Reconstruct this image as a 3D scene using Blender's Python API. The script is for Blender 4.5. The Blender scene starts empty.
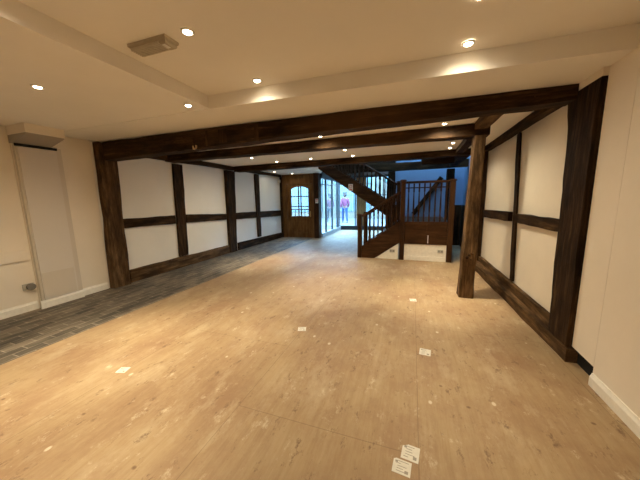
import bpy, bmesh, math, random
from mathutils import Vector, Matrix, noise
S = bpy.context.scene
COL = S.collection
PI = math.pi

# ------------------------------------------------------------------ camera
def make_camera():
    f, yaw, pitch, roll = 264.0, 0.3373, 0.15187, -0.01721
    cy, sy, cp, sp = math.cos(yaw), math.sin(yaw), math.cos(pitch), math.sin(pitch)
    fwd = Vector((-sy*cp, cy*cp, -sp)); right = Vector((cy, sy, 0)); up = right.cross(fwd)
    c, s = math.cos(roll), math.sin(roll)
    r2 = c*right + s*up; u2 = -s*right + c*up
    cam = bpy.data.cameras.new('camera'); o = bpy.data.objects.new('camera', cam); COL.objects.link(o)
    M = Matrix(((r2.x, u2.x, -fwd.x, 0), (r2.y, u2.y, -fwd.y, 0), (r2.z, u2.z, -fwd.z, 1.45), (0, 0, 0, 1)))
    o.matrix_world = M
    cam.sensor_fit = 'HORIZONTAL'; cam.sensor_width = 36; cam.lens = f/640*36
    cam.clip_start = 0.02; cam.clip_end = 200
    S.camera = o
make_camera()

# --------------------------------------------------------------- materials
def new_mat(name):
    m = bpy.data.materials.new(name); m.use_nodes = True
    nt = m.node_tree; b = nt.nodes['Principled BSDF']
    return m, nt, b
def coords(nt, scale=(1, 1, 1), rot=(0, 0, 0)):
    tc = nt.nodes.new('ShaderNodeTexCoord'); mp = nt.nodes.new('ShaderNodeMapping')
    mp.inputs['Scale'].default_value = scale; mp.inputs['Rotation'].default_value = rot
    nt.links.new(tc.outputs['Object'], mp.inputs['Vector']); return mp.outputs[0]
def noise_n(nt, vec, scale, detail=4, rough=.6):
    n = nt.nodes.new('ShaderNodeTexNoise'); n.inputs['Scale'].default_value = scale
    n.inputs['Detail'].default_value = detail; n.inputs['Roughness'].default_value = rough
    nt.links.new(vec, n.inputs['Vector']); return n.outputs['Fac']
def ramp(nt, fac, stops):
    r = nt.nodes.new('ShaderNodeValToRGB'); e = r.color_ramp.elements
    while len(e) < len(stops): e.new(0.5)
    for i, (p, c) in enumerate(stops):
        e[i].position = p; e[i].color = (c[0], c[1], c[2], 1)
    nt.links.new(fac, r.inputs['Fac']); return r.outputs['Color']
def mix(nt, fac, a, b, mode='MIX'):
    m = nt.nodes.new('ShaderNodeMix'); m.data_type = 'RGBA'; m.blend_type = mode
    for sock, v in ((m.inputs[0], fac), (m.inputs[6], a), (m.inputs[7], b)):
        if isinstance(v, (int, float)): sock.default_value = v
        elif isinstance(v, (tuple, list)): sock.default_value = (v[0], v[1], v[2], 1)
        else: nt.links.new(v, sock)
    return m.outputs[2]
def bump(nt, b, h, strength=.3, dist=.01):
    n = nt.nodes.new('ShaderNodeBump'); n.inputs['Strength'].default_value = strength
    n.inputs['Distance'].default_value = dist
    nt.links.new(h, n.inputs['Height']); nt.links.new(n.outputs[0], b.inputs['Normal'])
def math_n(nt, op, a, b=None):
    m = nt.nodes.new('ShaderNodeMath'); m.operation = op
    for i, v in enumerate((a, b)):
        if v is None: continue
        if isinstance(v, (int, float)): m.inputs[i].default_value = v
        else: nt.links.new(v, m.inputs[i])
    return m.outputs[0]

def plaster(name, col, var=.04, bs=.15):
    m, nt, b = new_mat(name)
    v = coords(nt); f = noise_n(nt, v, 1.3, 5)
    hi = tuple(min(1, c*(1+var)) for c in col); lo = tuple(c*(1-var) for c in col)
    nt.links.new(ramp(nt, f, [(.3, lo), (.7, hi)]), b.inputs['Base Color'])
    b.inputs['Roughness'].default_value = .75
    b.inputs['Specular IOR Level'].default_value = .25
    bump(nt, b, noise_n(nt, v, 9, 6), bs, .01)
    return m
def old_oak(name, axis, dark, mid, light, rough=.72):
    m, nt, b = new_mat(name)
    sc = [22, 22, 22]; sc[axis] = 1.3
    v = coords(nt, sc); g = noise_n(nt, v, 1.0, 7, .75)
    c = ramp(nt, g, [(.30, dark), (.50, mid), (.70, light)])
    sb = [9, 9, 9]; sb[axis] = 2.6
    blot = noise_n(nt, coords(nt, sb), 1.0, 5, .65)
    c = mix(nt, ramp(nt, blot, [(.40, (0, 0, 0)), (.62, (.85, .85, .85))]), c, dark)
    big = noise_n(nt, coords(nt, [x*.14 for x in sb]), 1.0, 3)
    c = mix(nt, ramp(nt, big, [(.52, (0, 0, 0)), (.72, (.45, .45, .45))]), c, light)
    nt.links.new(c, b.inputs['Base Color'])
    b.inputs['Roughness'].default_value = rough
    b.inputs['Specular IOR Level'].default_value = .10
    bump(nt, b, g, .6, .012)
    return m
def flat(name, col, rough=.5, metal=0, spec=.5):
    m, nt, b = new_mat(name)
    v = coords(nt); f = noise_n(nt, v, 20, 3)
    nt.links.new(ramp(nt, f, [(.3, tuple(c*.93 for c in col)), (.7, tuple(min(1, c*1.05) for c in col))]), b.inputs['Base Color'])
    b.inputs['Roughness'].default_value = rough; b.inputs['Metallic'].default_value = metal
    b.inputs['Specular IOR Level'].default_value = spec
    return m
def emit(name, col, s):
    m, nt, b = new_mat(name)
    b.inputs['Base Color'].default_value = (0.9, 0.9, 0.9, 1)
    b.inputs['Emission Color'].default_value = (*col, 1); b.inputs['Emission Strength'].default_value = s
    return m
def glass(name, tint=(.95, .97, .97)):
    m = bpy.data.materials.new(name); m.use_nodes = True; nt = m.node_tree
    nt.nodes.remove(nt.nodes['Principled BSDF']); out = nt.nodes['Material Output']
    t = nt.nodes.new('ShaderNodeBsdfTransparent'); t.inputs[0].default_value = (*tint, 1)
    g = nt.nodes.new('ShaderNodeBsdfGlossy'); g.inputs['Roughness'].default_value = .03
    lw = nt.nodes.new('ShaderNodeLayerWeight'); lw.inputs['Blend'].default_value = .5
    p5 = math_n(nt, 'MULTIPLY_ADD', math_n(nt, 'POWER', lw.outputs['Facing'], 5), .9); nt.nodes[-1].inputs[2].default_value = .03
    mx = nt.nodes.new('ShaderNodeMixShader')
    nt.links.new(p5, mx.inputs[0]); nt.links.new(t.outputs[0], mx.inputs[1]); nt.links.new(g.outputs[0], mx.inputs[2])
    nt.links.new(mx.outputs[0], out.inputs[0]); return m

M = {}
M['cream'] = plaster('cream_plaster', (.84, .76, .65))
M['ceil'] = plaster('ceiling_plaster', (.86, .82, .76), .03, .1)
M['white'] = plaster('white_infill_plaster', (.86, .83, .77), .03, .12)
M['rightinfill'] = plaster('warm_infill_plaster', (.80, .72, .60), .05, .15)
M['box'] = plaster('boxing_tint_and_shade', (.66, .59, .50), .03, .05)
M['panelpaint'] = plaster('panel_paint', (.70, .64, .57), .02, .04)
M['skirt'] = flat('skirting_gloss_paint', (.90, .86, .78), .35)
OK_D, OK_M, OK_L = (.010, .005, .002), (.038, .019, .0078), (.125, .068, .028)
for i, a in enumerate('xyz'):
    M['oak_'+a] = old_oak('aged_oak_'+a, i, OK_D, OK_M, OK_L)
    M['brown_'+a] = old_oak('brown_oak_'+a, i, (.03, .016, .007), (.12, .066, .028), (.27, .16, .075))
    M['stair_'+a] = old_oak('stair_wood_'+a, i, (.022, .010, .0045), (.060, .027, .011), (.10, .046, .019), .42)
    M['door_'+a] = old_oak('door_wood_'+a, i, (.10, .048, .016), (.20, .10, .036), (.29, .155, .06), .4)
M['palewood'] = flat('pale_wood', (.45, .30, .14), .6)
M['black'] = flat('black_gap', (.006, .006, .006), .9)
M['blackmetal'] = flat('black_frame', (.012, .012, .014), .45)
M['sillgrey'] = flat('grey_window_sill', (.30, .30, .30), .5)
M['brass'] = flat('brass', (.6, .42, .16), .3, 1)
M['chrome'] = flat('satin_steel', (.55, .52, .47), .35, 1)
M['bezel'] = flat('downlight_bezel', (.70, .68, .64), .3, .6)
M['steel'] = flat('painted_steel', (.42, .36, .27), .4, .3)
M['diff'] = flat('ribbed_diffuser', (.52, .46, .36), .3)
M['lamp'] = emit('lamp_glow', (1, .80, .52), 45)
M['glass'] = glass('window_glass')
M['paper'] = flat('label_paper', (.66, .63, .56), .7)
M['ink'] = flat('label_ink', (.06, .05, .04), .8)
M['fadedink'] = flat('faded_label_ink', (.30, .27, .23), .8)
M['signred'] = flat('sign_red', (.45, .06, .05), .5)
M['signwhite'] = flat('sign_white', (.8, .78, .74), .5)
M['socketgrey'] = flat('outlet_grey', (.45, .43, .38), .4)
M['dusty'] = flat('dull_metal', (.22, .20, .17), .6, .3)

def plywood():
    m, nt, b = new_mat('plywood_sheets')
    v = coords(nt, (14, 1.0, 14), (0, 0, .02)); g = noise_n(nt, v, 2.2, 8, .75)
    c = ramp(nt, g, [(.25, (.29, .19, .098)), (.5, (.36, .25, .138)), (.75, (.42, .305, .178))])
    vb = coords(nt, (1, .7, 1)); bl = noise_n(nt, vb, 1.7, 8, .72)
    c = mix(nt, ramp(nt, bl, [(.42, (.0, .0, .0)), (.64, (.85, .85, .85))]), c, (.265, .155, .085))
    bl2 = noise_n(nt, coords(nt, (1.2, .5, 1), (0, 0, .2)), 2.4, 7, .75)
    c = mix(nt, ramp(nt, bl2, [(.52, (.0, .0, .0)), (.68, (.65, .65, .65))]), c, (.48, .375, .24))
    # pale scuffs of plaster and dark smears
    vs = coords(nt, (1, .6, 1), (0, 0, .25)); sc = noise_n(nt, vs, 8, 10, .8)
    c = mix(nt, ramp(nt, sc, [(.575, (0, 0, 0)), (.66, (.7, .7, .7))]), c, (.58, .48, .34))
    vd = coords(nt, (1, .5, 1), (0, 0, -.3)); dk = noise_n(nt, vd, 11, 10, .8)
    c = mix(nt, ramp(nt, dk, [(.565, (0, 0, 0)), (.65, (.8, .8, .8))]), c, (.13, .07, .038))
    # plaster specks
    vo = nt.nodes.new('ShaderNodeTexVoronoi'); vo.inputs['Scale'].default_value = 4.5
    nt.links.new(coords(nt, (1, .7, 1)), vo.inputs['Vector'])
    c = mix(nt, ramp(nt, vo.outputs['Distance'], [(.05, (.85, .85, .85)), (.075, (0, 0, 0))]), c, (.60, .51, .38))
    vo2 = nt.nodes.new('ShaderNodeTexVoronoi'); vo2.inputs['Scale'].default_value = 4.3
    nt.links.new(coords(nt, (.8, 1, 1), (0, 0, .6)), vo2.inputs['Vector'])
    c = mix(nt, ramp(nt, vo2.outputs['Distance'], [(.025, (.75, .75, .75)), (.06, (0, 0, 0))]), c, (.12, .06, .03))
    # joints between 1.2 x 2.44 m sheets
    tc = nt.nodes.new('ShaderNodeTexCoord'); sep = nt.nodes.new('ShaderNodeSeparateXYZ'); nt.links.new(tc.outputs['Object'], sep.inputs[0])
    fx = math_n(nt, 'DIVIDE', math_n(nt, 'ADD', sep.outputs[0], 1.13+12.1), 1.21)
    cell = math_n(nt, 'FLOOR', fx); dx = math_n(nt, 'PINGPONG', math_n(nt, 'ADD', fx, .5), .5)
    dx = math_n(nt, 'SUBTRACT', .5, dx)
    off = math_n(nt, 'MULTIPLY', math_n(nt, 'MODULO', cell, 3), .81)
    fy = math_n(nt, 'DIVIDE', math_n(nt, 'ADD', math_n(nt, 'ADD', sep.outputs[1], off), 24.4-1.40-.81), 2.44)
    dy = math_n(nt, 'SUBTRACT', .5, math_n(nt, 'PINGPONG', math_n(nt, 'ADD', fy, .5), .5))
    lx = math_n(nt, 'LESS_THAN', dx, .0022); ly = math_n(nt, 'LESS_THAN', dy, .0011)
    l = math_n(nt, 'MAXIMUM', lx, ly)
    c = mix(nt, math_n(nt, 'MULTIPLY', l, .42), c, (.14, .085, .045))
    nt.links.new(c, b.inputs['Base Color'])
    b.inputs['Roughness'].default_value = .55; b.inputs['Specular IOR Level'].default_value = .3
    bump(nt, b, g, .12, .004)
    return m
M['ply'] = plywood()
def bricks():
    m, nt, b = new_mat('brick_pavers')
    v = coords(nt, (1, 1, 1), (0, 0, PI/2))
    br = nt.nodes.new('ShaderNodeTexBrick'); nt.links.new(v, br.inputs['Vector'])
    br.inputs['Scale'].default_value = 1; br.inputs['Brick Width'].default_value = .23; br.inputs['Row Height'].default_value = .115
    br.inputs['Mortar Size'].default_value = .006; br.inputs['Mortar Smooth'].default_value = .2
    br.inputs['Color1'].default_value = (.085, .070, .053, 1); br.inputs['Color2'].default_value = (.19, .155, .115, 1)
    br.inputs['Mortar'].default_value = (.30, .26, .205, 1)
    n = noise_n(nt, coords(nt, (3, .8, 1)), 2.2, 6, .7)
    c = mix(nt, 1, br.outputs['Color'], ramp(nt, n, [(.32, (.25, .25, .26)), (.66, (1.3, 1.28, 1.24))]), 'MULTIPLY')
    nt.links.new(c, b.inputs['Base Color']); b.inputs['Roughness'].default_value = .6
    h = mix(nt, .4, br.outputs['Fac'], n)
    inv = nt.nodes.new('ShaderNodeInvert'); nt.links.new(h, inv.inputs[1])
    bump(nt, b, inv.outputs[0], .5, .008)
    return m
M['brick'] = bricks()

# ----------------------------------------------------------------- helpers
class MB:
    def __init__(self): self.bm = bmesh.new()
    def box(self, x0, x1, y0, y1, z0, z1, mi=0):
        vs = [self.bm.verts.new((x, y, z)) for z in (z0, z1) for y in (y0, y1) for x in (x0, x1)]
        for f in ((0, 2, 3, 1), (4, 5, 7, 6), (0, 1, 5, 4), (2, 6, 7, 3), (0, 4, 6, 2), (1, 3, 7, 5)):
            self.bm.faces.new([vs[i] for i in f]).material_index = mi
        return self
    def prism(self, pts, axis, a, b):
        """polygon pts in the two other axes (in xyz order), extruded along axis from a to b"""
        def P(p, t):
            q = list(p); q.insert(axis, t); return q
        v0 = [self.bm.verts.new(P(p, a)) for p in pts]; v1 = [self.bm.verts.new(P(p, b)) for p in pts]
        self.bm.faces.new(v0); self.bm.faces.new(v1[::-1])
        n = len(pts)
        for i in range(n): self.bm.faces.new([v0[i], v1[i], v1[(i+1) % n], v0[(i+1) % n]])
        return self
    def rings(self, rings, close=True):
        R = [[self.bm.verts.new(p) for p in r] for r in rings]; n = len(R[0])
        for a, b in zip(R, R[1:]):
            for i in range(n): self.bm.faces.new([a[i], a[(i+1) % n], b[(i+1) % n], b[i]])
        if close: self.bm.faces.new(R[0][::-1]); self.bm.faces.new(R[-1])
        return self
    def lathe(self, c, prof, seg=16, close=True):
        return self.rings([[(c[0]+r*math.cos(2*PI*i/seg), c[1]+r*math.sin(2*PI*i/seg), c[2]+z) for i in range(seg)] for r, z in prof], close)
    def bar(self, p0, p1, w, h, up=(0, 0, 1)):
        p0, p1 = Vector(p0), Vector(p1); d = (p1-p0).normalized(); s = d.cross(Vector(up)).normalized(); u = s.cross(d)
        return self.rings([[p+s*(w/2*a)+u*(h/2*b) for a, b in ((-1, -1), (1, -1), (1, 1), (-1, 1))] for p in (p0, p1)])
    def timber(self, p0, p1, s0, s1, side, n=14, jit=.008, seed=0, cham=.12, lim=None, mids=None):
        """hewn timber: section half-sizes s0 -> s1 along side axis and the third axis, wavering along its length"""
        p0, p1 = Vector(p0), Vector(p1); d = (p1-p0).normalized(); sd = Vector(side); sd = (sd-d*sd.dot(d)).normalized(); u = d.cross(sd)
        rs = []
        for k in range(n+1):
            t = k/n; p = p0.lerp(p1, t)
            a = s0[0]*(1-t)+s1[0]*t; b = s0[1]*(1-t)+s1[1]*t
            if mids:
                for tc, wd, da, db in mids:
                    g = math.exp(-((t-tc)/wd)**2); a += da*g; b += db*g
            ch = min(a, b)*cham
            ring = []
            base = [(-a+ch, -b), (0, -b), (a-ch, -b), (a, -b+ch), (a, 0), (a, b-ch), (a-ch, b), (0, b), (-a+ch, b), (-a, b-ch), (-a, 0), (-a, -b+ch)]
            for i, (x, y) in enumerate(base):
                q = p+sd*x+u*y
                nz = noise.noise_vector(Vector((q.x*2.2+seed*7.3, q.y*2.2+i*.13, q.z*2.2)))+.5*noise.noise_vector(Vector((q.x*6+seed*3.1, q.y*6, q.z*6+i*.21)))
                nz -= d*nz.dot(d)
                q = q+nz*jit
                if lim: lim(q)
                ring.append(q)
            rs.append(ring)
        return self.rings(rs)
    def obj(self, name, mats, parent=None, origin=None, smooth=False, bevel=0):
        bm = self.bm
        bmesh.ops.recalc_face_normals(bm, faces=bm.faces)
        if origin is not None: bmesh.ops.translate(bm, vec=-Vector(origin), verts=bm.verts)
        if parent is not None:
            bmesh.ops.translate(bm, vec=-(parent.matrix_world.translation if False else Vector(parent.get('_o', (0, 0, 0)))), verts=bm.verts)
        me = bpy.data.meshes.new(name); bm.to_mesh(me); bm.free()
        for m in (mats if isinstance(mats, (list, tuple)) else [mats]): me.materials.append(m)
        if smooth:
            for p in me.polygons: p.use_smooth = True
        o = bpy.data.objects.new(name, me); COL.objects.link(o)
        if parent is not None: o.parent = parent
        elif origin is not None: o.location = origin
        if bevel:
            md = o.modifiers.new('bevel', 'BEVEL'); md.width = bevel; md.segments = 2; md.limit_method = 'ANGLE'
        return o
ORIG = {}
def thing(name, label, cat, loc=(0, 0, 0), group=None):
    o = bpy.data.objects.new(name, None); COL.objects.link(o); o.location = loc
    o.empty_display_size = .1
    return tag(o, label, cat, group)
def tag(o, label, cat, group=None):
    o['label'] = label; o['category'] = cat
    if group: o['group'] = group
    return o
def struct(o): o['kind'] = 'structure'; return o
def local(mb, root, name, mat, **k):
    """part given in world coordinates, stored relative to its root (a root or a part at the root's origin)"""
    off = Vector((0, 0, 0)); r = root
    while r is not None: off += r.location; r = r.parent
    bmesh.ops.translate(mb.bm, vec=-off, verts=mb.bm.verts)
    return mb.obj(name, mat, parent=root, **k)

# ================================================================ THE SHELL
XL, XR = -4.93, 1.40        # back planes of timbered walls
YEND = 12.5
# floor
fl = struct(MB().box(-3.52, 1.75, -2.6, YEND, -.15, 0).obj('floor', M['ply']))
fb = struct(MB().box(-5.3, -3.522, -2.6, 9.62, -.15, -.008).obj('floor_brick', M['brick']))
# left wall : plain part and timber-framed part
struct(MB().box(-5.25, -4.97, -2.6, 2.06, -.1, 2.8).box(-5.25, -4.93, 2.06, 2.97, -.1, 2.8).obj('wall_left', M['cream']))
struct(MB().box(-5.25, XL, 2.975, 9.62, -.1, 2.8).obj('wall_left_infill', M['white']))
# right wall : plain part, loose board and timber-framed part
struct(MB().box(1.35, 1.75, -2.6, 2.43, 0, 2.9).obj('wall_right', M['cream']))
struct(MB().prism([(2.436, .145), (2.73, .15), (2.735, 2.391), (2.436, 2.391)], 0, 1.352, 1.375).obj('wall_right_board', M['cream']))
struct(MB().box(1.40, 1.75, 2.43, 3.0, 0, 2.9).obj('wall_right_cavity', M['black']))
struct(MB().box(1.319, 1.40, 2.737, 3.27, 2.338, 2.9).box(1.352, 1.40, 2.431, 2.736, 2.392, 2.9).obj('wall_right_head', M['cream']))
struct(MB().box(XR, 1.75, 3.0, 6.44, 0, 2.9).obj('wall_right_infill', M['rightinfill']))
struct(MB().box(XR, 1.75, 6.441, 9.02, 0, 2.9).obj('wall_right_rear', plaster('rear_wall_paint', (.20, .29, .42), .04, .1)))
struct(MB().box(1.375, 1.398, 6.47, 8.85, 0, 1.22).obj('trim_shade_side', M['oak_z']))  # dark sheet added in place of the shade beyond the landing
struct(MB().box(1.08, 1.374, 8.86, 8.898, 0, 1.22).obj('trim_shade_end', M['oak_z']))  # second dark sheet standing in for shade, on the back wall
# rear wall behind the viewpoint
struct(MB().box(-5.3, 1.75, -2.75, -2.6, -.1, 2.9).obj('wall_rear', M['cream']))
# ceiling: dropped margins round a shallow raised tray, then the timbered bays with the stair opening
ce = MB()
ce.box(-5.3, -2.12, -2.7, 2.48, 2.45, 2.9)
ce.prism([(-5.3, 2.448), (-2.12, 2.438), (1.75, 2.392), (1.75, 2.9), (-5.3, 2.9)], 1, 2.48, 3.12)
ce.prism([(-2.12, 2.575), (1.75, 2.54), (1.75, 2.9), (-2.12, 2.9)], 1, -2.7, 2.48)
struct(ce.obj('ceiling', M['ceil']))
cb = MB()
cb.box(-5.3, 1.75, 3.12, 6.62, 2.42, 2.9)
cb.box(-5.3, -2.7, 6.62, 9.02, 2.42, 2.9)
cb.box(-5.3, -3.25, 9.02, 9.62, 2.42, 2.9)
struct(cb.obj('ceiling_back', M['ceil']))
struct(MB().box(-3.25, 1.75, 9.025, 12.5, 2.50, 2.9).obj('ceiling_shop', M['oak_x']))
struct(MB().box(-2.68, -.54, 8.56, 8.615, 2.43, 3.2).obj('trim_dark_cover', M['oak_x']))  # dark board added to cover the lit shaft strip behind the stairs
struct(MB().box(.17, 1.399, 6.622, 7.25, 2.43, 2.9).obj('ceiling_boarding', M['oak_x']))
# stair shaft above the opening, with unseen roof and skylight added for daylight
sh = MB()
sh.box(-2.8, 1.75, 6.47, 6.62, 2.9, 4.9); sh.box(-2.8, 1.75, 9.02, 9.17, 2.9, 4.9)
sh.box(-2.85, -2.7, 6.47, 9.17, 2.9, 4.9); sh.box(1.40, 1.75, 6.47, 9.17, 2.9, 4.9)
struct(sh.obj('wall_stairwell', M['white']))
sr = MB()
sr.box(-2.85, -.5, 6.47, 9.17, 4.9, 5.05); sr.box(1.3, 1.75, 6.47, 9.17, 4.9, 5.05); sr.box(-.5, 1.3, 6.47, 7.5, 4.9, 5.05); sr.box(-.5, 1.3, 8.6, 9.17, 4.9, 5.05)
struct(sr.obj('ceiling_sky_mask', M['white']))  # unseen roof added to cut the skylight reaching the back wall
w3 = struct(MB().box(-.5, 1.3, 7.5, 8.6, 4.95, 4.955).obj('window_added_skylight', M['glass']))  # unseen skylight added to light the back wall blue
# back wall beside the stairs
struct(MB().box(-.55, 1.75, 8.90, 9.02, 0, 2.9).obj('wall_back', plaster('back_wall_daylight_blue', (.22, .32, .47), .04, .1)))  # blue of the daylight is put into the wall colour
# shop zone right wall
struct(MB().box(1.40, 1.75, 9.021, 12.5, 0, 2.9).obj('wall_shop_right', M['cream']))
# front wall with the door
fw = MB()
fw.box(-5.3, -4.84, 9.50, 9.62, -.1, 2.9); fw.box(-4.84, -3.50, 9.50, 9.62, 2.42, 2.9)
struct(fw.obj('wall_front', M['cream']))

# baseboards
def skirt_profile(x, sgn, h=.115, t=.02):
    return [(x, 0), (x+sgn*t, 0), (x+sgn*t, h-.03), (x+sgn*t*.55, h-.012), (x+sgn*t*.4, h), (x, h)]
sk = MB()
for x, y0, y1 in ((-4.97, -2.6, 2.04), (-4.93, 2.555, 2.935)):
    sk.prism([(p[0], p[1]-.008) for p in skirt_profile(x, 1)], 1, y0, y1)
struct(sk.obj('baseboard_left', M['skirt']))
struct(MB().prism(skirt_profile(1.35, -1, .10), 1, -2.6, 2.425).obj('baseboard_right', M['skirt']))
# dado band on the left wall
struct(MB().box(-4.968, -4.94, -2.6, 2.03, .70, .84).obj('trim_1', M['cream']))
# plywood edge strip
# ============================================================== OLD TIMBERS
def limx(lo=None, hi=None, zlo=None, zhi=None, ylo=None, yhi=None):
    def f(q):
        if lo is not None and q.x < lo: q.x = lo
        if hi is not None and q.x > hi: q.x = hi
        if zlo is not None and q.z < zlo: q.z = zlo
        if zhi is not None and q.z > zhi: q.z = zhi
        if ylo is not None and q.y < ylo: q.y = ylo
        if yhi is not None and q.y > yhi: q.y = yhi
    return f
WL = XL+.002
# --- left wall
def lpost(name, y0, y1, yt0, yt1, xf, z0, z1, mat, label, seed, cat='post', jit=.01, mids=None):
    xm = (WL+xf)/2; hx = (xf-WL)/2
    mb = MB().timber((xm, (y0+y1)/2, z0), (xm, (yt0+yt1)/2, z1), (hx, (y1-y0)/2), (hx, (yt1-yt0)/2), (1, 0, 0), 18, jit, seed, .1,
                     limx(lo=WL, zlo=z0, zhi=z1), mids)
    o = mb.obj(name, M[mat], origin=(xm, (y0+y1)/2, z0)); return tag(o, label, cat)
p = lpost('oak_post', 2.965, 3.245, 3.005, 3.285, -4.80, -.008, 2.428, 'brown_z', 'broad old oak post carrying the main beam at the white panelled wall', 1, mids=[(.5, .12, 0, -.02)])
lpost('oak_stud', 4.44, 4.68, 4.49, 4.74, -4.885, .235, 2.27, 'oak_z', 'old oak stud in the white wall between broad corner post and jowled post', 2, 'stud', mids=None)
lpost('oak_post', 6.13, 6.44, 6.16, 6.54, -4.845, -.008, 2.29, 'oak_z', 'dark jowled oak post midway along the white wall, under the far ceiling beam', 3)
lpost('oak_stud', 7.66, 7.86, 7.63, 7.88, -4.885, .235, 2.31, 'oak_z', 'slim dark oak stud in the white wall nearest the glazed door', 4, 'stud')
lpost('oak_post', 9.40, 9.49, 9.40, 9.49, -4.84, -.008, 2.33, 'oak_z', 'narrow dark corner post where white wall meets the door frame', 5, jit=.004)
def lbar(name, y0, y1, z0a, z1a, z0b, z1b, xf, mat, label, seed, cat, jit=.009, n=10, xf2=None):
    xm = (WL+xf)/2; hx = (xf-WL)/2
    mb = MB().timber((xm, y0, (z0a+z1a)/2), (xm, y1, (z0b+z1b)/2), (hx, (z1a-z0a)/2), (hx, (z1b-z0b)/2), (1, 0, 0), n, jit, seed, .1,
                     limx(lo=WL, ylo=y0, yhi=y1, zhi=2.418))
    return tag(mb.obj(name, M[mat], origin=(xm, y0, z0a)), label, cat)
lbar('oak_rail', 3.285, 4.42, 1.0, 1.165, .985, 1.165, -4.892, 'oak_y', 'short horizontal oak rail beside the broad corner post of the white wall', 11, 'rail')
lbar('oak_rail', 4.73, 6.11, .97, 1.165, .94, 1.10, -4.892, 'oak_y', 'long horizontal oak rail between stud and jowled post in the white wall', 12, 'rail')
lbar('oak_rail', 6.56, 7.61, .92, 1.11, .89, 1.09, -4.892, 'oak_y', 'dark horizontal oak rail just past the jowled post on the white wall', 13, 'rail')
lbar('oak_rail', 7.90, 9.385, .88, 1.08, .84, 1.06, -4.892, 'oak_y', 'dark horizontal oak rail next to the glazed door on the white wall', 14, 'rail')
lbar('oak_sill', 3.29, 6.09, -.008, .225, -.008, .215, -4.855, 'brown_y', 'oak floor sill under the white panels, from broad corner post to jowled post', 15, 'sill beam', n=20)
lbar('oak_sill', 6.56, 9.385, -.008, .215, -.008, .18, -4.855, 'oak_y', 'oak floor sill under the white panels, from jowled post to the glazed door', 16, 'sill beam', n=20)
lbar('oak_plate', 3.34, 9.38, 2.30, 2.418, 2.335, 2.418, -4.825, 'oak_y', 'black oak plate along the top of the white panelled wall', 17, 'wall plate', n=30)

# --- right wall
WR = XR-.002
def rtim(name, p0, p1, s0, s1, mat, label, seed, cat, jit=.01, n=16, mids=None, lim=None, cham=.1):
    mb = MB().timber(p0, p1, s0, s1, (1, 0, 0), n, jit, seed, cham, lim or limx(hi=WR), mids)
    return tag(mb.obj(name, M[mat], origin=p0), label, cat)
rtim('oak_post', (1.356, 2.905, .13), (1.356, 2.965, 2.405), (.040, .165), (.040, .20), 'oak_z', 'massive dark oak post with widened head on the cream wall at the main beam end', 21, 'post', .012, 20,
     mids=[(1.0, .10, 0, .04)], lim=limx(hi=WR-.003, ylo=2.742, zlo=.13, zhi=2.335))
rtim('oak_stud', (1.39, 4.38, .245), (1.39, 4.62, 2.325), (.012, .065), (.012, .065), 'oak_z', 'slender oak stud dividing the cream panels behind the free-standing post', 22, 'stud', .008, lim=limx(hi=WR, zlo=.245, zhi=2.325))
rtim('oak_rail', (1.37, 3.12, 1.16), (1.37, 4.375, 1.15), (.027, .062), (.027, .06), 'oak_y', 'bowed oak rail meeting the massive post on the cream panelled wall', 23, 'rail', .012, 10, lim=limx(hi=WR, ylo=3.12, yhi=4.375))
rtim('oak_rail', (1.37, 4.60, 1.155), (1.37, 6.15, 1.12), (.027, .07), (.027, .075), 'oak_y', 'oak rail past the slender stud, half hidden by the free-standing post', 24, 'rail', .01, 10, lim=limx(hi=WR, ylo=4.60, yhi=6.15))
rtim('oak_sill', (1.352, 2.72, .07), (1.295, 6.2, .07), (.042, .07), (.10, .07), 'brown_y', 'worn oak floor sill along the foot of the cream panelled wall', 25, 'sill beam', .01, 24, lim=limx(hi=WR, zlo=.0, zhi=.125))
rtim('oak_ledge', (1.373, 3.10, .185), (1.368, 6.2, .165), (.026, .055), (.03, .055), 'brown_y', 'low oak ledger board lying on the floor sill beneath the cream panels', 26, 'ledger', .007, 20, lim=limx(hi=WR, zlo=.127))
rtim('oak_plate', (1.34, 3.36, 2.375), (1.34, 6.2, 2.378), (.058, .042), (.058, .042), 'oak_y', 'dark oak plate along the top of the cream panelled wall', 27, 'wall plate', .008, 20, lim=limx(hi=WR, zhi=2.418, zlo=2.327))
rtim('oak_post', (1.33, 6.36, 0), (1.33, 6.36, 2.41), (.065, .10), (.065, .10), 'oak_z', 'dark oak post against the wall just beyond the stair landing newel', 28, 'post', .008, lim=limx(hi=WR, zlo=0, zhi=2.418))

# --- free-standing post and the ceiling beams
mb = MB().timber((.775, 4.245, 0), (.815, 4.245, 2.255), (.092, .092), (.066, .095), (1, 0, 0), 24, .008, 31, .14, limx(zlo=0, zhi=2.258), [(.27, .03, .014, .01), (.02, .06, .004, .01)])
post = thing('oak_post', 'leaning free-standing brown oak post between floor and second beam', 'post', (.775, 4.245, 0))
local(mb, post, 'shaft', M['brown_z'])
kn = MB()
for dx, dz, r in ((-.03, .60, .026), (.03, .655, .022), (.015, .575, .016), (-.005, .64, .02)):
    kn.lathe((0, 0, 0), [(r, 0), (r*.8, .012), (r*.35, .018)], 10)
    vs = list(kn.bm.verts)[-30:]
    for v in vs: v.co = Vector((.785+dx+v.co.x, 4.152-v.co.z, dz+v.co.y))
local(kn, post, 'knot', M['oak_z'])
mp = MB().lathe((0, 0, 0), [(.012, 0), (.012, .016), (.006, .02)], 10)
for v in mp.bm.verts: v.co = Vector((.874+v.co.z, 4.22+v.co.x, .62+v.co.y))
local(mp, post, 'peg', M['paper'])['label'] = 'pale round plug'

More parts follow.
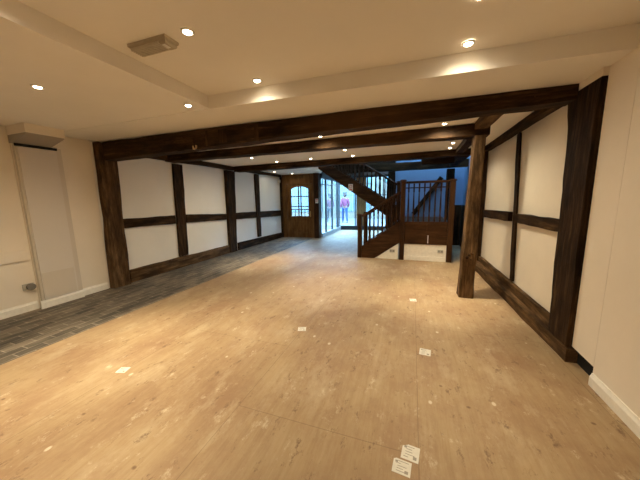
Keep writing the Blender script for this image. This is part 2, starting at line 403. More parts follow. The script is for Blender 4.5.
main = thing('ceiling_beam', 'massive hewn main oak beam spanning the room between the two wall posts', 'beam', (-4.9, 3.16, 2.3))
m1 = MB().timber((-4.785, 3.165, 2.293), (1.316, 3.145, 2.345), (.105, .142), (.10, .075), (0, 1, 0), 44, .010, 41, .1, limx(zhi=2.44, lo=-4.785, hi=1.316))
local(m1, main, 'timber', M['oak_x'])
# carved ring, mortise patches and pegs on the face of the beam
ring = MB()
for cx, cz, R_ in ((-3.16, 2.265, .10), (-2.82, 2.275, .11)):
    seg = 28
    inner = [(cx+(R_-.02)*math.cos(2*PI*i/seg), 0, cz+(R_-.02)*math.sin(2*PI*i/seg)) for i in range(seg)]
    outer = [(cx+R_*math.cos(2*PI*i/seg), 0, cz+R_*math.sin(2*PI*i/seg)) for i in range(seg)]
    A = [[ring.bm.verts.new((q[0], yy, q[2])) for q in rr] for rr, yy in ((inner, 3.07), (inner, 3.042), (outer, 3.042), (outer, 3.07))]
    for a, b in zip(A, A[1:]+A[:1]):
        for i in range(seg): ring.bm.faces.new([a[i], a[(i+1) % seg], b[(i+1) % seg], b[i]])
local(ring, main, 'carved_ring', M['oak_x'])
for x, z in ((-2.915, 2.20), (-2.865, 2.205)):
    local(MB().box(x-.008, x+.008, 3.036, 3.07, z-.03, z+.02), main, 'wedge', M['palewood'])['label'] = 'pale wooden wedge'
local(MB().box(.40, .43, 3.052, 3.09, 2.262, 2.275), main, 'wedge', M['palewood'])['label'] = 'pale wooden wedge'
mo = MB()
for x, z, w, h in ((-2.42, 2.31, .13, .17), (-2.68, 2.30, .03, .2), (-1.9, 2.30, .06, .2)): mo.box(x-w/2, x+w/2, 3.046, 3.08, z-h/2, z+h/2)
local(mo, main, 'mortise_patch', M['oak_z'])
kn = MB()
for dx, dz, r in ((0, 0, .03), (.035, .02, .02), (-.02, .03, .02)):
    kn.lathe((0, 0, 0), [(r, 0), (r*.8, .012), (r*.3, .018)], 10)
    for v in list(kn.bm.verts)[-30:]: v.co = Vector((.97+dx+v.co.x, 3.062-v.co.z, 2.315+dz+v.co.y))
local(kn, main, 'knot', M['brown_x'])

b2 = MB().timber((-4.90, 4.43, 2.352), (.93, 4.275, 2.338), (.12, .066), (.105, .078), (0, 1, 0), 40, .009, 42, .1, limx(zhi=2.42))
tag(b2.obj('ceiling_beam', M['oak_x'], origin=(-4.9, 4.33, 2.34)), 'second oak ceiling beam resting on the free-standing post', 'beam')
b3 = MB().timber((-4.82, 6.60, 2.343), (1.27, 6.30, 2.36), (.12, .076), (.12, .06), (0, 1, 0), 40, .008, 43, .1, limx(zhi=2.42))
tag(b3.obj('ceiling_beam', M['oak_x'], origin=(-4.82, 6.4, 2.34)), 'third oak ceiling beam crossing in front of the staircase', 'beam')
b4 = MB().timber((-2.66, 8.34, 2.35), (1.38, 8.34, 2.37), (.11, .12), (.11, .10), (0, 1, 0), 30, .006, 44, .08)
tag(b4.obj('ceiling_beam', M['oak_x'], origin=(-2.6, 8.34, 2.34)), 'dark oak beam over the back of the stair landing', 'beam')
b5 = MB().timber((.82, 3.27, 2.375), (.82, 4.14, 2.375), (.082, .045), (.08, .045), (1, 0, 0), 10, .007, 45, .1, limx(zhi=2.42))
tag(b5.obj('ceiling_beam', M['brown_y'], origin=(.82, 3.27, 2.37)), 'short oak joist from main beam to the free-standing post head', 'beam')
b6 = MB().timber((.84, 4.40, 2.375), (.86, 6.16, 2.375), (.075, .045), (.075, .045), (1, 0, 0), 12, .007, 46, .1, limx(zhi=2.42))
tag(b6.obj('ceiling_beam', M['oak_y'], origin=(.84, 4.4, 2.37)), 'longer oak joist behind the free-standing post, running to the third beam', 'beam')
b7 = MB().timber((1.0, 6.44, 2.36), (1.0, 8.2, 2.36), (.09, .07), (.09, .07), (1, 0, 0), 12, .006, 47, .1)
tag(b7.obj('ceiling_beam', M['oak_y'], origin=(1.0, 6.44, 2.37)), 'dark oak joist above the stair landing newel', 'beam')
b8 = MB().timber((.17, 7.34, 2.37), (.90, 7.34, 2.37), (.08, .10), (.08, .10), (0, 1, 0), 10, .005, 48, .1)  # trimmer added to mask the lit shaft strip beyond it
tag(b8.obj('ceiling_beam', M['oak_x'], origin=(.17, 7.34, 2.37)), 'short dark trimmer beam added above the landing to hide the lit stairwell strip', 'beam')
for x, lab, sd, z0 in ((-.62, 'dark oak post behind the stair flights under the stairwell beam', 51, 0), (.97, 'dark oak post at the back corner of the stair landing', 52, 0)):
    mb = MB().timber((x, 8.34, z0), (x, 8.34, 2.24), (.10, .09), (.10, .09), (1, 0, 0), 12, .006, sd, .1, limx(zlo=z0, zhi=2.235))
    tag(mb.obj('oak_post', M['oak_z'], origin=(x, 8.34, z0)), lab, 'post')
br = MB().timber((.02, 8.86, .95), (.79, 8.86, 2.05), (.06, .04), (.06, .04), (0, 0, 1), 12, .005, 53, .1, limx(yhi=8.897))  # dark slanting shape behind the balusters, drawn as a timber
tag(br.obj('oak_brace', M['oak_z'], origin=(.02, 8.86, .90)), 'slanting oak brace on the back wall behind the landing balusters', 'brace')

# ======================================================= LEFT WALL FITTINGS
t = thing('pipe_boxing', 'cream full-height pipe boxing with flush panel and projecting hood on the plain wall', 'boxing', (-4.9, 2.3, -.008))
local(MB().box(-4.968, -4.885, 2.062, 2.55, -.008, 2.24), t, 'body', M['box'])  # greyer body tone carries the shaded strip beside the panel
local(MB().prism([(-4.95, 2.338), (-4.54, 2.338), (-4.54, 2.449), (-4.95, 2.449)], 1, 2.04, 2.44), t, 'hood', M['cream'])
local(MB().prism([(-4.95, 2.242), (-4.87, 2.242), (-4.55, 2.325), (-4.55, 2.337), (-4.95, 2.337)], 1, 2.045, 2.435), t, 'soffit', plaster('soffit_shade', (.36, .32, .27), .03, .05))  # shade under the hood is put into the soffit colour
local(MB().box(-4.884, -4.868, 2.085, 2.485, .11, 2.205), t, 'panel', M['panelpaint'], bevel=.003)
local(MB().box(-4.884, -4.862, 2.06, 2.495, 2.207, 2.24), t, 'slot', M['black'])['label'] = 'black slot along the panel head'
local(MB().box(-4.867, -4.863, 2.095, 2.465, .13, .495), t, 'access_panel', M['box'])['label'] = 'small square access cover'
local(MB().prism([(p_[0], p_[1]-.008) for p_ in skirt_profile(-4.884, 1)], 1, 2.035, 2.552), t, 'skirting', M['skirt'])
v = thing('pipe_stub', 'small grey pipe stub above the skirting beside the boxing', 'pipe stub', (-4.95, 1.98, .33))
pm = MB().lathe((0, 0, 0), [(.03, 0), (.03, .035), (.045, .037), (.045, .075), (.02, .08)], 14)
for q in pm.bm.verts: q.co = Vector((-4.967+q.co.z, 1.985+q.co.x, .335+q.co.y))
local(pm, v, 'stub', M['dusty'])
local(MB().box(-4.967, -4.958, 1.92, 2.035, .29, .375), v, 'backplate', M['socketgrey'])
al = thing('wall_mounted_sensor', 'small white alarm sensor high in the corner beside the glazed door', 'sensor', (-4.9, 9.3, 2.15))
local(MB().prism([(-4.925, 2.12), (-4.88, 2.12), (-4.86, 2.16), (-4.86, 2.23), (-4.925, 2.23)], 1, 9.26, 9.35), al, 'housing', M['signwhite'])
local(MB().box(-4.859, -4.855, 9.285, 9.325, 2.17, 2.20), al, 'lens', M['ink'])

# ================================================================ DOWNLIGHTS
LIGHTS = []
def spot(x, y, z, power, ang=130, blend=.9, col=(1, .87, .62)):
    d = bpy.data.lights.new('downlight_beam', 'SPOT'); d.energy = power; d.color = col
    d.spot_size = math.radians(ang); d.spot_blend = blend; d.shadow_soft_size = .045
    return d
def make_downlight():
    t = bpy.data.objects.new('ceiling_downlight', None); COL.objects.link(t); t.empty_display_size = .05
    local(MB().lathe((0, 0, 0), [(.030, -.001), (.044, -.001), (.044, -.006), (.034, -.010), (.027, -.004), (.027, -.001)], 24, False), t, 'bezel', M['bezel'], smooth=False)
    local(MB().lathe((0, 0, 0), [(.026, -.002), (.025, -.009), (.020, -.013), (.008, -.015)], 20), t, 'lamp', M['lamp'])
    return t
PROTO = make_downlight()
spots_xy = [
    (-3.07, 1.51, 2.45, 'downlight in the low ceiling margin nearest the plain cream wall', 125),
    (-2.25, 2.33, 2.45, 'downlight in the low ceiling margin close to the main beam', 75),
    (-1.45, 1.55, 2.568, 'downlight in the raised tray beside the emergency light', 26),
    (-1.42, 2.34, 2.568, 'downlight in the raised tray against its far edge, washing the step', 27),
    (.34, 2.34, 2.548, 'downlight in the raised tray nearest the massive dark wall post', 36),
    (.315, 1.84, 2.548, 'downlight cut off by the top edge of the photo in the raised tray', 26),
    (-1.38, 4.03, 2.42, 'downlight close in front of the second beam, at mid-room', 95),
    (.36, 4.03, 2.42, 'downlight close in front of the second beam, beside the free-standing post', 145),
    (-3.50, 5.38, 2.42, 'downlight between second and third beams nearest the white wall', 115),
    (-3.28, 6.16, 2.42, 'downlight just before the third beam, second from the white wall', 26),
    (-2.33, 6.08, 2.42, 'downlight just before the third beam, leftward of the sloping stair string', 30),
    (-1.31, 5.32, 2.42, 'downlight between second and third beams at mid-room', 50),
    (-1.31, 6.07, 2.42, 'downlight just before the third beam, above the lower newel', 22),
    (.645, 5.46, 2.42, 'downlight beyond the second beam beside the longer joist', 55),
    (.655, 5.95, 2.42, 'downlight before the third beam above the stair landing', 35),
    (-4.50, 8.25, 2.42, 'faint downlight over the brick floor before the glazed door', 14),
    (-4.20, 9.05, 2.42, 'downlight directly in front of the glazed door', 14),
    (-3.07, -.2, 2.45, 'downlight in the low margin behind the viewpoint', 70),
    (-1.95, .65, 2.57, 'downlight in the tray over the near floor', 95),
    (.32, .45, 2.548, 'downlight in the tray directly overhead', 14),
    (-1.45, -1.3, 2.568, 'downlight in the tray far behind the viewpoint', 60),
    (.32, -1.3, 2.548, 'downlight in the tray behind the viewpoint by the cream wall', 25),
]
LK = 1.32
for i, (x, y, z, lab, pw) in enumerate(spots_xy):
    if i == 0: o = PROTO
    else:
        o = PROTO.copy(); COL.objects.link(o)
        for ch in PROTO.children:
            if ch.type == 'MESH':
                c = ch.copy(); COL.objects.link(c); c.parent = o
    o.location = (x, y, z); tag(o, lab, 'downlight', 'recessed ceiling downlights')
for i, (x, y, z, lab, pw) in enumerate(spots_xy):
    for ang, bl, k in ((58, 1, 1.42), (168, 1, .60)):
        if y == 2.34 and ang > 100: k *= .5      # wide spill dimmed to soften the scallop on the step
        L = bpy.data.objects.new('downlight_beam', spot(x, y, z, pw*LK*k, ang, bl)); COL.objects.link(L); L.location = (x, y, z-.02)

# emergency bulkhead light on the tray ceiling
e = thing('emergency_light', 'rectangular steel emergency light with ribbed diffuser on the ceiling tray', 'emergency light', (-1.79, 1.57, 2.575))
def inb(x0, x1, y0, y1, z0, z1, ins):
    return [[(x0, y0, z1), (x1, y0, z1), (x1, y1, z1), (x0, y1, z1)], [(x0, y0, z0+ins), (x1, y0, z0+ins), (x1, y1, z0+ins), (x0, y1, z0+ins)],
            [(x0+ins, y0+ins, z0), (x1-ins, y0+ins, z0), (x1-ins, y1-ins, z0), (x0+ins, y1-ins, z0)]]
def ex(x): return -1.79+(x+1.7925)*.92
local(MB().rings(inb(ex(-1.985), ex(-1.60), 1.515, 1.632, 2.545, 2.571, .010)), e, 'housing', M['steel'])
dm = MB(); dm.box(ex(-1.965), ex(-1.68), 1.524, 1.623, 2.532, 2.544)
for k in range(6): dm.box(ex(-1.965), ex(-1.68), 1.528+k*.0155, 1.535+k*.0155, 2.528, 2.532)
local(dm, e, 'diffuser', M['diff'])
local(MB().rings(inb(ex(-1.675), ex(-1.61), 1.524, 1.623, 2.525, 2.544, .008)), e, 'end_cap', M['steel'])
local(MB().box(ex(-1.665), ex(-1.635), 1.54, 1.59, 2.5235, 2.525), e, 'indicator', M['signwhite'])

# ================================================================= STAIRCASE
YF, YB0, YB1, YR = 6.45, 7.36, 7.42, 8.20
RISE, GO, LZ = .2125, .30, .87
st = thing('staircase', 'dark stained timber staircase with turned balusters, quarter landing and doubled-back upper flight', 'staircase', (-.3, 7.3, 0))
SX, SY, SZ = M['stair_x'], M['stair_y'], M['stair_z']
K = .686
def string_plate(y, x0, x1, zb, zt, name, label=None, t=.045, cut0=True):
    """closed string: parallelogram between x0 and x1; zb, zt functions"""
    pts = [(x0, max(0, zb(x0))), (x1, zb(x1)), (x1, zt(x1)), (x0, zt(x0))]
    if cut0:
        xc = x0+(0-zb(x0))/((zb(x1)-zb(x0))/(x1-x0)) if zb(x0) < 0 else None
        if xc is not None: pts = [(x0, 0), (xc, 0), (x1, zb(x1)), (x1, zt(x1)), (x0, zt(x0))]
    return local(MB().prism(pts, 1, y, y+t), st, name, SX)
lowb = lambda x: .40+(x+.277)*K
lowt = lambda x: .90+(x+.29)*.70
for y in (YF, YB0-.045): string_plate(y, -1.20, -.27, lowb, lowt, 'stringer')
upb = lambda x: 1.004-(x+.704)*.695
upt = lambda x: 1.42-(x+.713)*.645
def up_string(y):
    pts = [(-2.62, upb(-2.62)), (-.42, upb(-.42)), (-.42, upt(-.42)), (-2.62, upt(-2.62))]
    local(MB().prism(pts, 1, y, y+.045), st, 'stringer', SX)
up_string(YB1); up_string(YR-.045)
# treads and risers
for k in range(4):
    x = -1.16+k*.24
    z = LZ/4*(k+1)
    if k < 3: local(MB().box(x-.02, x+.24, YF+.046, YB0-.046, z-.035, z), st, 'tread', SX)
    local(MB().box(x, x+.02, YF+.046, YB0-.046, z-LZ/4, z-.036), st, 'riser', SY)
for k in range(8):
    x = -.40-k*.28; z0 = LZ+k*.195
    local(MB().box(x-.02, x, YB1+.046, YR-.046, z0, z0+.158), st, 'riser', SY)
    local(MB().box(x-.28, x+.02, YB1+.046, YR-.046, z0+.16, z0+.195), st, 'tread', SX)
# landing
local(MB().box(-.24, .86, YF+.05, 8.20, LZ-.04, LZ).box(-.24, .85, 8.20, 8.89, LZ-.04, LZ), st, 'landing_floor', SX)
local(MB().box(-.16, .75, YF, YF+.045, .385, .91), st, 'landing_fascia', SX)
local(MB().box(.318, .332, YF-.008, YF-.001, .39, .905), st, 'seam_batten', SZ)
local(MB().box(.345, .362, YF-.022, YF-.001, .42, .60), st, 'latch', M['signwhite'])['label'] = 'small pale latch'
pf = MB().box(-.16, .75, YF+.012, YF+.03, 0, .383)
pf.box(-.16, .75, YF+.002, YF+.011, 0, .10)
local(pf, st, 'plinth_panel', M['skirt'])['label'] = 'cream painted panel under the landing'
tri = MB().prism([(-.83, 0), (-.29, 0), (-.29, .385)], 1, YF+.012, YF+.03)
local(tri, st, 'spandrel_panel', M['skirt'])['label'] = 'cream painted triangle under the lower flight'
local(MB().box(.70, .72, YF+.06, YR, 0, LZ-.045), st, 'side_panel', SZ)
# newels
def newel(x, y, z0, z1, w):
    o = local(MB().box(x-w/2, x+w/2, y-w/2, y+w/2, z0, z1), st, 'newel_post', SZ, bevel=.006)
    cap = MB().rings([[(x+a*r, y+b*r, z) for a, b in ((-1, -1), (1, -1), (1, 1), (-1, 1))] for r, z in ((w*.5+.004, z1+.001), (w*.5+.018, z1+.008), (w*.5+.018, z1+.024), (w*.36, z1+.042))])
    off = MB(); cap_o = cap
    bmesh.ops.translate(cap_o.bm, vec=-st.location, verts=cap_o.bm.verts)
    cap_o.obj('newel_cap', SZ, parent=o)
newel(-1.215, YF+.02, 0, 1.05, .10)
newel(-1.215, YB0-.02, 0, 1.05, .10)
newel(-.215, YF+.02, 0, 1.83, .105)
newel(-.36, YB1+.0, LZ+.002, 1.86, .095)
newel(.805, YF+.02, 0, 1.80, .115)
# handrails
def rail(p0, p1): local(MB().timber(p0, p1, (.032, .026), (.032, .026), (0, 1, 0), 2, 0, 0, .4), st, 'handrail', SX)
hl = lambda x: 1.03+(x+1.16)*.64
for y in (YF+.022, YB0-.022): rail((-1.163, y, hl(-1.163)), (-.27, y, hl(-.27)))
rail((-.16, YF+.022, 1.80), (.745, YF+.022, 1.80))
local(MB().box(-.16, .745, YF+.008, YF+.036, 1.665, 1.69), st, 'sub_rail', SX)
hu = lambda x: 2.01-(x+.713)*.64
rail((-.41, YB1+.022, hu(-.41)), (-2.4, YB1+.022, hu(-2.4)))
rail((-.41, YR-.022, hu(-.41)), (-2.4, YR-.022, hu(-2.4)))
# balusters: one turned blank, copied and stretched to length
bal_me = {}
def baluster(x, y, z0, z1):
    h = round(z1-z0, 3)
    if h not in bal_me:
        mb = MB()
        sq = lambda r, z: [(a*r, b*r, z) for a, b in ((-1, -1), (0, -1.0), (1, -1), (1.0, 0), (1, 1), (0, 1.0), (-1, 1), (-1.0, 0))]
        rd = lambda r, z: [(r*math.cos(-3*PI/4+i*PI/4), r*math.sin(-3*PI/4+i*PI/4), z) for i in range(8)]
        mb.rings([sq(.017, 0), sq(.017, h*.16), rd(.020, h*.17), rd(.013, h*.20), rd(.020, h*.32), rd(.015, h*.62), rd(.011, h*.77), rd(.019, h*.80), sq(.017, h*.82), sq(.017, h)])
        o = mb.obj('baluster', SZ, parent=st); bal_me[h] = o
    else:
        o = bal_me[h].copy(); COL.objects.link(o)
    o.parent = st; o.location = Vector((x, y, z0))-st.location
for y in (YF+.022, YB0-.022):
    for k in range(8):
        x = -1.09+k*.105; baluster(x, y, lowt(x)+.005, hl(x)-.03)
for k in range(8): baluster(-.095+k*.113, YF+.022, .912, 1.77)
for y in (YB1+.022, YR-.022):
    for k in range(16):
        x = -.49-k*.118; baluster(x, y, upt(x)+.004, hu(x)-.032)
# signs and outlet plates on and by the stairs
sg = thing('safety_sign', 'small white safety notice with red mark on the sloping stair string', 'sign', (-1.66, YB1-.004, 1.77))
local(MB().box(-1.725, -1.60, YB1-.006, YB1-.001, 1.675, 1.865), sg, 'plate', M['signwhite'])
tr = MB()
seg = 20
A = []
for r, yy in ((.030, -.0065), (.030, -.009), (.043, -.009), (.043, -.0065)):
    A.append([tr.bm.verts.new((-1.6625+r*math.cos(2*PI*i/seg), YB1+yy, 1.80+r*math.sin(2*PI*i/seg))) for i in range(seg)])
for a, b in zip(A, A[1:]+A[:1]):
    for i in range(seg): tr.bm.faces.new([a[i], a[(i+1) % seg], b[(i+1) % seg], b[i]])
tr.bar((-1.69, YB1-.0078, 1.772), (-1.635, YB1-.0078, 1.828), .003, .010, (0, 1, 0))
tr.box(-1.70, -1.625, YB1-.009, YB1-.0065, 1.70, 1.735)
local(tr, sg, 'mark', M['signred'])
for x, z, lab in ((.63, .235, 'small grey outlet plate on the cream panel under the landing'), (-.43, .20, 'small grey outlet plate on the cream triangle under the lower flight')):
    o = thing('outlet_plate', lab, 'outlet', (x, YF, z))
    local(MB().box(x-.06, x+.06, YF+.004, YF+.0115, z-.035, z+.035), o, 'plate', M['socketgrey'], bevel=.002)
    for d in (-.03, .03): local(MB().box(x+d-.008, x+d+.008, YF+.0025, YF+.0038, z-.012, z+.012), o, 'slot', M['ink'])

# ============================================================ DOOR AND SHOPFRONT
DX, DY, DZ = M['door_x'], M['door_y'], M['door_z']
d = bpy.data.objects.new('door_1', None); COL.objects.link(d); d.location = (-4.15, 9.5, 0); struct(d)
y0, y1 = 9.44, 9.56
fr = MB(); fr.box(-4.838, -4.66, y0, y1, -.008, 2.415); fr.box(-3.60, -3.505, y0, y1, 0, 2.415); fr.box(-4.66, -3.60, y0, y1, 2.06, 2.415)
local(fr, d, 'door_frame', DZ)
# leaf with arched glazed opening
def arch(x0, x1, z0, zs, zt, n=12):
    cx = (x0+x1)/2
    pts = [(x0, z0), (x1, z0)]
    for i in range(n+1):
        t = i/n; x = x1+(x0-x1)*t
        pts.append((x, zs+(zt-zs)*math.sin(PI*t)**.8))
    return pts
lf = MB(); ly0, ly1 = 9.475, 9.525
lf.box(-4.655, -4.49, ly0, ly1, -.007, 2.059); lf.box(-3.77, -3.605, ly0, ly1, -.007, 2.059)
lf.box(-4.49, -3.77, ly0, ly1, -.007, .20); lf.box(-4.49, -3.77, ly0, ly1, .68, .83)
lf.box(-4.49, -3.77, ly0+.014, ly1-.014, .20, .68)
lf.box(-4.41, -3.85, ly0+.004, ly0+.014, .28, .60)
n = 14
for i in range(n):   # head of the leaf following the arch
    t0, t1 = i/n, (i+1)/n; xa, xb = -4.49+.72*t0, -4.49+.72*t1
    za = 1.86+.10*math.sin(PI*t0)**.8 if 0 < t0 < 1 else 1.86; zb = 1.86+.10*math.sin(PI*t1)**.8 if 0 < t1 < 1 else 1.86
    lf.prism([(xa, za), (xb, zb), (xb, 2.059), (xa, 2.059)], 1, ly0, ly1)
local(lf, d, 'door_leaf', DZ)
gb = MB()
for x, w in ((-4.18, .04), (-4.08, .04)): gb.box(x-w/2, x+w/2, ly0+.005, ly1-.005, .83, 1.96)
for z in (1.08, 1.20, 1.58): gb.box(-4.49, -3.77, ly0+.01, ly1-.01, z-.018, z+.018)
for x in (-4.33, -3.93): gb.box(x-.009, x+.009, ly0+.012, ly1-.012, .83, 1.10)
local(gb, d, 'glazing_bar', DZ)
local(MB().prism(arch(-4.495, -3.765, .82, 1.87, 1.97), 1, 9.498, 9.502), d, 'glass_pane', M['glass'])
hd = MB().box(-3.715, -3.67, ly0-.008, ly0-.001, .80, 1.02).bar((-3.692, ly0-.05, .93), (-3.80, ly0-.05, .925), .014, .018).bar((-3.692, ly0-.008, .93), (-3.692, ly0-.05, .93), .014, .014)
local(hd, d, 'door_handle', M['brass'])
# broad dark post between door and shop screen
pp = MB().timber((-3.40, 9.44, 0), (-3.40, 9.44, 2.415), (.10, .10), (.10, .10), (1, 0, 0), 10, .003, 61, .08, limx(zlo=0, zhi=2.418))
tag(pp.obj('oak_post', M['stair_z'], origin=(-3.4, 9.44, 0)), 'dark reddish post between the glazed door and the shop screen', 'post')
ns = thing('wall_notice', 'small white notice on the reddish post beside the glazed door', 'sign', (-3.36, 9.33, 1.40))
local(MB().box(-3.43, -3.315, 9.328, 9.333, 1.32, 1.48), ns, 'plate', M['signwhite'])
local(MB().box(-3.42, -3.325, 9.3255, 9.3275, 1.43, 1.465).box(-3.42, -3.35, 9.3255, 9.3275, 1.36, 1.375).box(-3.42, -3.335, 9.3255, 9.3275, 1.39, 1.405), ns, 'print', M['signred'])
# side screen, along x = -3.3 from the post to the far corner
YE = 12.38
w1 = bpy.data.objects.new('window_1', None); COL.objects.link(w1); w1.location = (-3.3, 11, 0); struct(w1)
local(MB().box(-3.36, -3.24, 9.56, YE-.06, 0, .15), w1, 'window_sill', M['sillgrey'])
local(MB().box(-3.36, -3.24, 9.56, YE-.06, 2.24, 2.5), w1, 'window_head', M['blackmetal'])
for yc, wv in ((9.585, .04), (10.19, .22), (11.07, .20), (11.95, .36)):
    local(MB().box(-3.312, -3.288, yc-wv/2, yc+wv/2, .151, 2.239), w1, 'mullion', M['blackmetal'])
for a, b in ((9.61, 10.075), (10.305, 10.965), (11.175, 11.765), (12.135, 12.31)):
    local(MB().box(-3.302, -3.298, a, b, .152, 2.238), w1, 'glass_pane', M['glass'])
for a, b in ((9.61, 10.075), (10.305, 10.965)):
    local(MB().box(-3.31, -3.303, a, b, 2.02, 2.05), w1, 'transom', M['blackmetal'])
# end window facing the street
w2 = bpy.data.objects.new('window_2', None); COL.objects.link(w2); w2.location = (-1, YE, 0); struct(w2)
local(MB().box(-3.36, 1.40, YE-.05, YE+.11, 0, .19), w2, 'window_sill', M['blackmetal'])
local(MB().box(-3.36, 1.40, YE, YE+.11, 2.42, 2.5), w2, 'window_head', M['blackmetal'])
for xc, wv in ((-3.335, .05), (-2.56, .05), (-1.02, .06), (.2, .06), (1.35, .08)):
    local(MB().box(xc-wv/2, xc+wv/2, YE+.02, YE+.08, .191, 2.419), w2, 'mullion', M['blackmetal'])
for a, b in ((-3.305, -2.59), (-2.04, -1.055), (-.985, .165), (.235, 1.305)):
    local(MB().box(a, b, YE+.048, YE+.052, .192, 2.418), w2, 'glass_pane', M['glass'])
    local(MB().box(a, b, YE+.055, YE+.075, 1.60, 1.63) if a > -3 else MB().box(a, b, YE+.055, YE+.07, 1.62, 1.635), w2, 'transom', M['blackmetal'])
local(MB().timber((-2.27, YE, .192), (-2.27, YE, 2.42), (.225, .03), (.225, .03), (1, 0, 0), 6, .003, 62, .1), w2, 'timber_pier', DZ)

# ==================================================================== STREET
def paving():
    m, nt, b = new_mat('street_paving'); v = coords(nt)
    br = nt.nodes.new('ShaderNodeTexBrick'); nt.links.new(v, br.inputs['Vector'])
    br.inputs['Scale'].default_value = 1; br.inputs['Brick Width'].default_value = .6; br.inputs['Row Height'].default_value = .4
    br.inputs['Mortar Size'].default_value = .006
    br.inputs['Color1'].default_value = (.09, .093, .096, 1); br.inputs['Color2'].default_value = (.115, .115, .12, 1); br.inputs['Mortar'].default_value = (.10, .10, .10, 1)
    nt.links.new(br.outputs['Color'], b.inputs['Base Color']); b.inputs['Roughness'].default_value = .7
    return m
struct(MB().box(-24, 12, 9.63, 30, -.15, -.01).obj('pavement', paving()))
bd = thing('building', 'pale rendered shop building across the street, seen through the windows', 'building', (-6, 20, 0))
RW = plaster('street_render', (.13, .11, .085), .15, .1)
SG = flat('street_glass', (.06, .095, .10), .15)
SF = flat('street_fascia', (.035, .08, .085), .4)
SP = flat('street_pier', (.125, .13, .125), .6)
local(MB().box(-24, 12, 20, 24, -.01, 4.3), bd, 'wall', RW)
for x in (-17, -13.2, -9.4, -5.6, -1.8, 2.0):
    local(MB().box(x, x+2.6, 19.94, 19.99, .5, 2.5), bd, 'shop_window', SG)
    local(MB().box(x+1.27, x+1.33, 19.90, 19.935, .5, 2.5), bd, 'glazing_bar', SP)
    local(MB().box(x-.1, x+2.7, 19.85, 19.99, 2.6, 3.0), bd, 'fascia', SF)
    local(MB().box(x+2.75, x+3.1, 19.9, 19.99, 0, 3.0), bd, 'pier', SP)

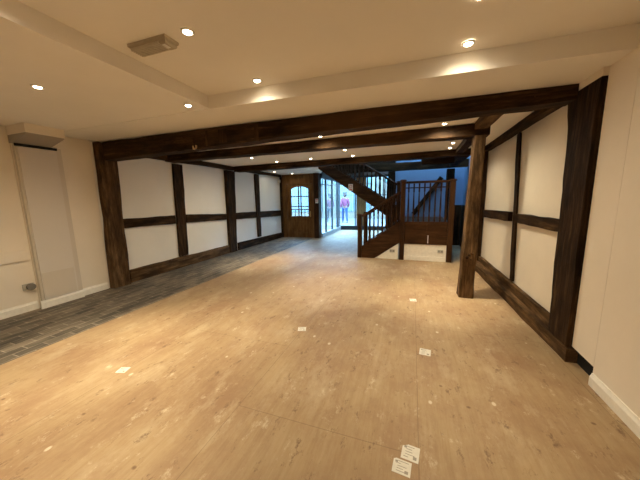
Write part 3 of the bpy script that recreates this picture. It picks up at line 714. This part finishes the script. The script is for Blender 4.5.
def skin_body(name, joints, edges, mat, parent=None, loc=(0, 0, 0)):
    me = bpy.data.meshes.new(name); me.from_pydata([j[0] for j in joints], edges, [])
    o = bpy.data.objects.new(name, me); COL.objects.link(o)
    o.modifiers.new('skin', 'SKIN'); sv = me.skin_vertices[0].data
    for i, j in enumerate(joints): sv[i].radius = (j[1], j[1]*(j[2] if len(j) > 2 else 1)); sv[i].use_root = (i == 0)
    s = o.modifiers.new('sub', 'SUBSURF'); s.levels = 2; s.render_levels = 2
    dg = bpy.context.evaluated_depsgraph_get(); dg.update()
    m2 = bpy.data.meshes.new_from_object(o.evaluated_get(dg)); bpy.data.objects.remove(o)
    m2.materials.clear(); m2.materials.append(mat)
    for p_ in m2.polygons: p_.use_smooth = True
    o2 = bpy.data.objects.new(name, m2); COL.objects.link(o2)
    if parent: o2.parent = parent
    return o2
def person(loc, rz, scale, coat, legs, hairc, label, step=.22):
    t = thing('person', label, 'person', loc); t.rotation_euler.z = rz; t.scale = (scale,)*3
    skin = flat('skin', (.13, .075, .055), .5)
    h = step
    # continuous body: pelvis, legs, spine, head, arms (walking along +y)
    J = [((0, 0, .95), .125, .8), ((-.09, .02, .88), .09), ((-.09, h*.55, .50), .062), ((-.09, h*.55, .09), .042), ((-.09, h*.55+.15, .035), .035),
         ((.09, -.02, .88), .09), ((.09, -h*.35, .50), .062), ((.09, -h*.95, .10), .042), ((.09, -h*.95+.14, .04), .035),
         ((0, 0, 1.15), .125, .7), ((0, 0, 1.36), .135, .7), ((0, 0, 1.47), .06), ((0, .015, 1.56), .075, 1.1), ((0, .02, 1.66), .088, 1.1), ((0, .01, 1.73), .05),
         ((-.19, 0, 1.40), .052), ((-.235, -.06, 1.13), .042), ((-.22, .05, .90), .032), ((-.215, .09, .82), .03),
         ((.19, 0, 1.40), .052), ((.235, -.03, 1.13), .042), ((.22, .10, .91), .032), ((.215, .15, .83), .03)]
    E_ = [(0, 1), (1, 2), (2, 3), (3, 4), (0, 5), (5, 6), (6, 7), (7, 8), (0, 9), (9, 10), (10, 11), (11, 12), (12, 13), (13, 14),
          (10, 15), (15, 16), (16, 17), (17, 18), (10, 19), (19, 20), (20, 21), (21, 22)]
    skin_body('body', J, E_, skin, t)
    g = .018
    C = [((0, 0, .93), .15+g, .85), ((0, 0, 1.15), .145+g, .75), ((0, 0, 1.36), .15+g, .72), ((0, 0, 1.45), .075),
         ((-.19, 0, 1.40), .062+g), ((-.235, -.06, 1.13), .052+g), ((-.222, .045, .93), .045+g),
         ((.19, 0, 1.40), .062+g), ((.235, -.03, 1.13), .052+g), ((.222, .09, .94), .045+g)]
    skin_body('jacket', C, [(0, 1), (1, 2), (2, 3), (2, 4), (4, 5), (5, 6), (2, 7), (7, 8), (8, 9)], coat, t)
    T = [((0, 0, .96), .135, .85), ((-.09, .02, .86), .098), ((-.09, h*.55, .50), .075), ((-.09, h*.55, .10), .062),
         ((.09, -.02, .86), .098), ((.09, -h*.35, .50), .075), ((.09, -h*.95, .11), .062)]
    skin_body('jeans', T, [(0, 1), (1, 2), (2, 3), (0, 4), (4, 5), (5, 6)], legs, t)
    Hh = [((0, -.025, 1.67), .108, 1.0), ((0, -.01, 1.745), .08), ((0, -.075, 1.56), .07)]
    skin_body('hair', Hh, [(0, 1), (0, 2)], hairc, t)
    for nm, pts in (('shoe', (-.09, h*.55)), ('shoe', (.09, -h*.95))):
        skin_body(nm, [((pts[0], pts[1]-.02, .045), .05, .8), ((pts[0], pts[1]+.09, .04), .05, .7), ((pts[0], pts[1]+.17, .035), .038, .7)], [(0, 1), (1, 2)], M['ink'], t)
    f = skin_body('nose', [((0, .112, 1.64), .012), ((0, .128, 1.615), .014)], [(0, 1)], skin, t)
    for sx in (-.035, .035): skin_body('eye', [((sx, .100, 1.66), .009), ((sx, .106, 1.66), .008)], [(0, 1)], M['ink'], t)
    for sx in (-.092, .092): skin_body('ear', [((sx, .01, 1.62), .014), ((sx, .0, 1.66), .017)], [(0, 1)], skin, t)
    skin_body('mouth', [((-.02, .112, 1.575), .006), ((.02, .112, 1.575), .006)], [(0, 1)], M['signred'], t)
    return t
person((-3.95, 16.0, -.01), .5, 1.04, flat('pink_jacket', (.12, .018, .055), .7), flat('blue_jeans', (.008, .028, .085), .8), flat('brown_hair', (.035, .022, .016), .7),
       'person in pink jacket and blue jeans walking past the end window outside')
person((-4.98, 16.2, -.01), .7, 1.0, flat('crimson_coat', (.08, .012, .03), .7), flat('dark_trousers', (.02, .022, .03), .8), flat('dark_hair', (.03, .02, .02), .7),
       'person in crimson coat half hidden by the screen mullions outside')

# ============================================================== FLOOR LABELS
def label_paper(cx, cy, w, h, rot, lab, ink=True, torn=0, idx=0):
    t = thing('paper_label', lab, 'label', (cx, cy, .0005)); t.rotation_euler.z = rot
    a, b = w/2, h/2
    pts = [(-a, -b), (a, -b), (a, b), (-a+torn, b), (-a+torn*.4, b-torn*.5), (-a, b-torn*.6)] if torn else [(-a, -b), (a, -b), (a, b), (-a, b)]
    MB().prism(pts, 2, 0, .0012).obj('sheet', M['paper'], parent=t)
    if ink:
        r = random.Random(idx); pk = MB()
        for k in range(5):
            z = b*.72-k*h*.17; x0 = -a*.75+r.random()*a*.3
            pk.box(x0, x0+w*(.25+.35*r.random()), z-h*.018, z+h*.018, .0013, .0018)
        pk.box(a*.35, a*.75, -b*.75, -b*.35, .0013, .0018); pk.box(-a*.8, -a*.5, b*.45, b*.72, .0013, .0018)
        pk.obj('print', M['fadedink'], parent=t)
    return t
label_paper(.036, 1.405, .095, .10, -.12, 'white printed paper label on the plywood, upper one of the close pair', torn=.03, idx=1)
label_paper(-.008, 1.305, .095, .085, -.10, 'white printed paper label on the plywood, lower one of the close pair', torn=.012, idx=2)
label_paper(.158, 2.51, .10, .11, -.1, 'white paper label lying alone on plywood toward the worn floor sill', idx=3)
label_paper(.05, 3.85, .09, .10, .1, 'small white paper label nearest the free-standing post', idx=4)
label_paper(-1.14, 2.58, .09, .09, .3, 'white paper scrap beside the long joint at mid-floor', idx=5)
label_paper(-2.354, 1.425, .085, .075, .3, 'white paper scrap on the plywood toward the brick floor', idx=6)

# ==================================================================== LIGHT
W = bpy.data.worlds.new('world'); S.world = W; W.use_nodes = True
nt = W.node_tree; bg = nt.nodes['Background']
bg.inputs['Color'].default_value = (.30, .60, 1.0, 1); bg.inputs['Strength'].default_value = 30.0
def portal(loc, rot, sx, sy):
    d = bpy.data.lights.new('daylight_portal', 'AREA'); d.shape = 'RECTANGLE'; d.size = sx; d.size_y = sy
    d.cycles.is_portal = True
    o = bpy.data.objects.new('daylight_portal', d); COL.objects.link(o); o.location = loc; o.rotation_euler = rot
portal((-.92, 12.6, 1.3), (PI/2, 0, PI), 4.6, 2.4)
portal((-3.45, 10.95, 1.2), (PI/2, 0, -PI/2), 2.8, 2.2)
portal((.4, 8.05, 4.93), (0, 0, 0), 1.8, 1.1)

S.view_settings.view_transform = 'Standard'; S.view_settings.look = 'None'
S.view_settings.exposure = 0; S.view_settings.gamma = 1; S.view_settings.use_curve_mapping = False
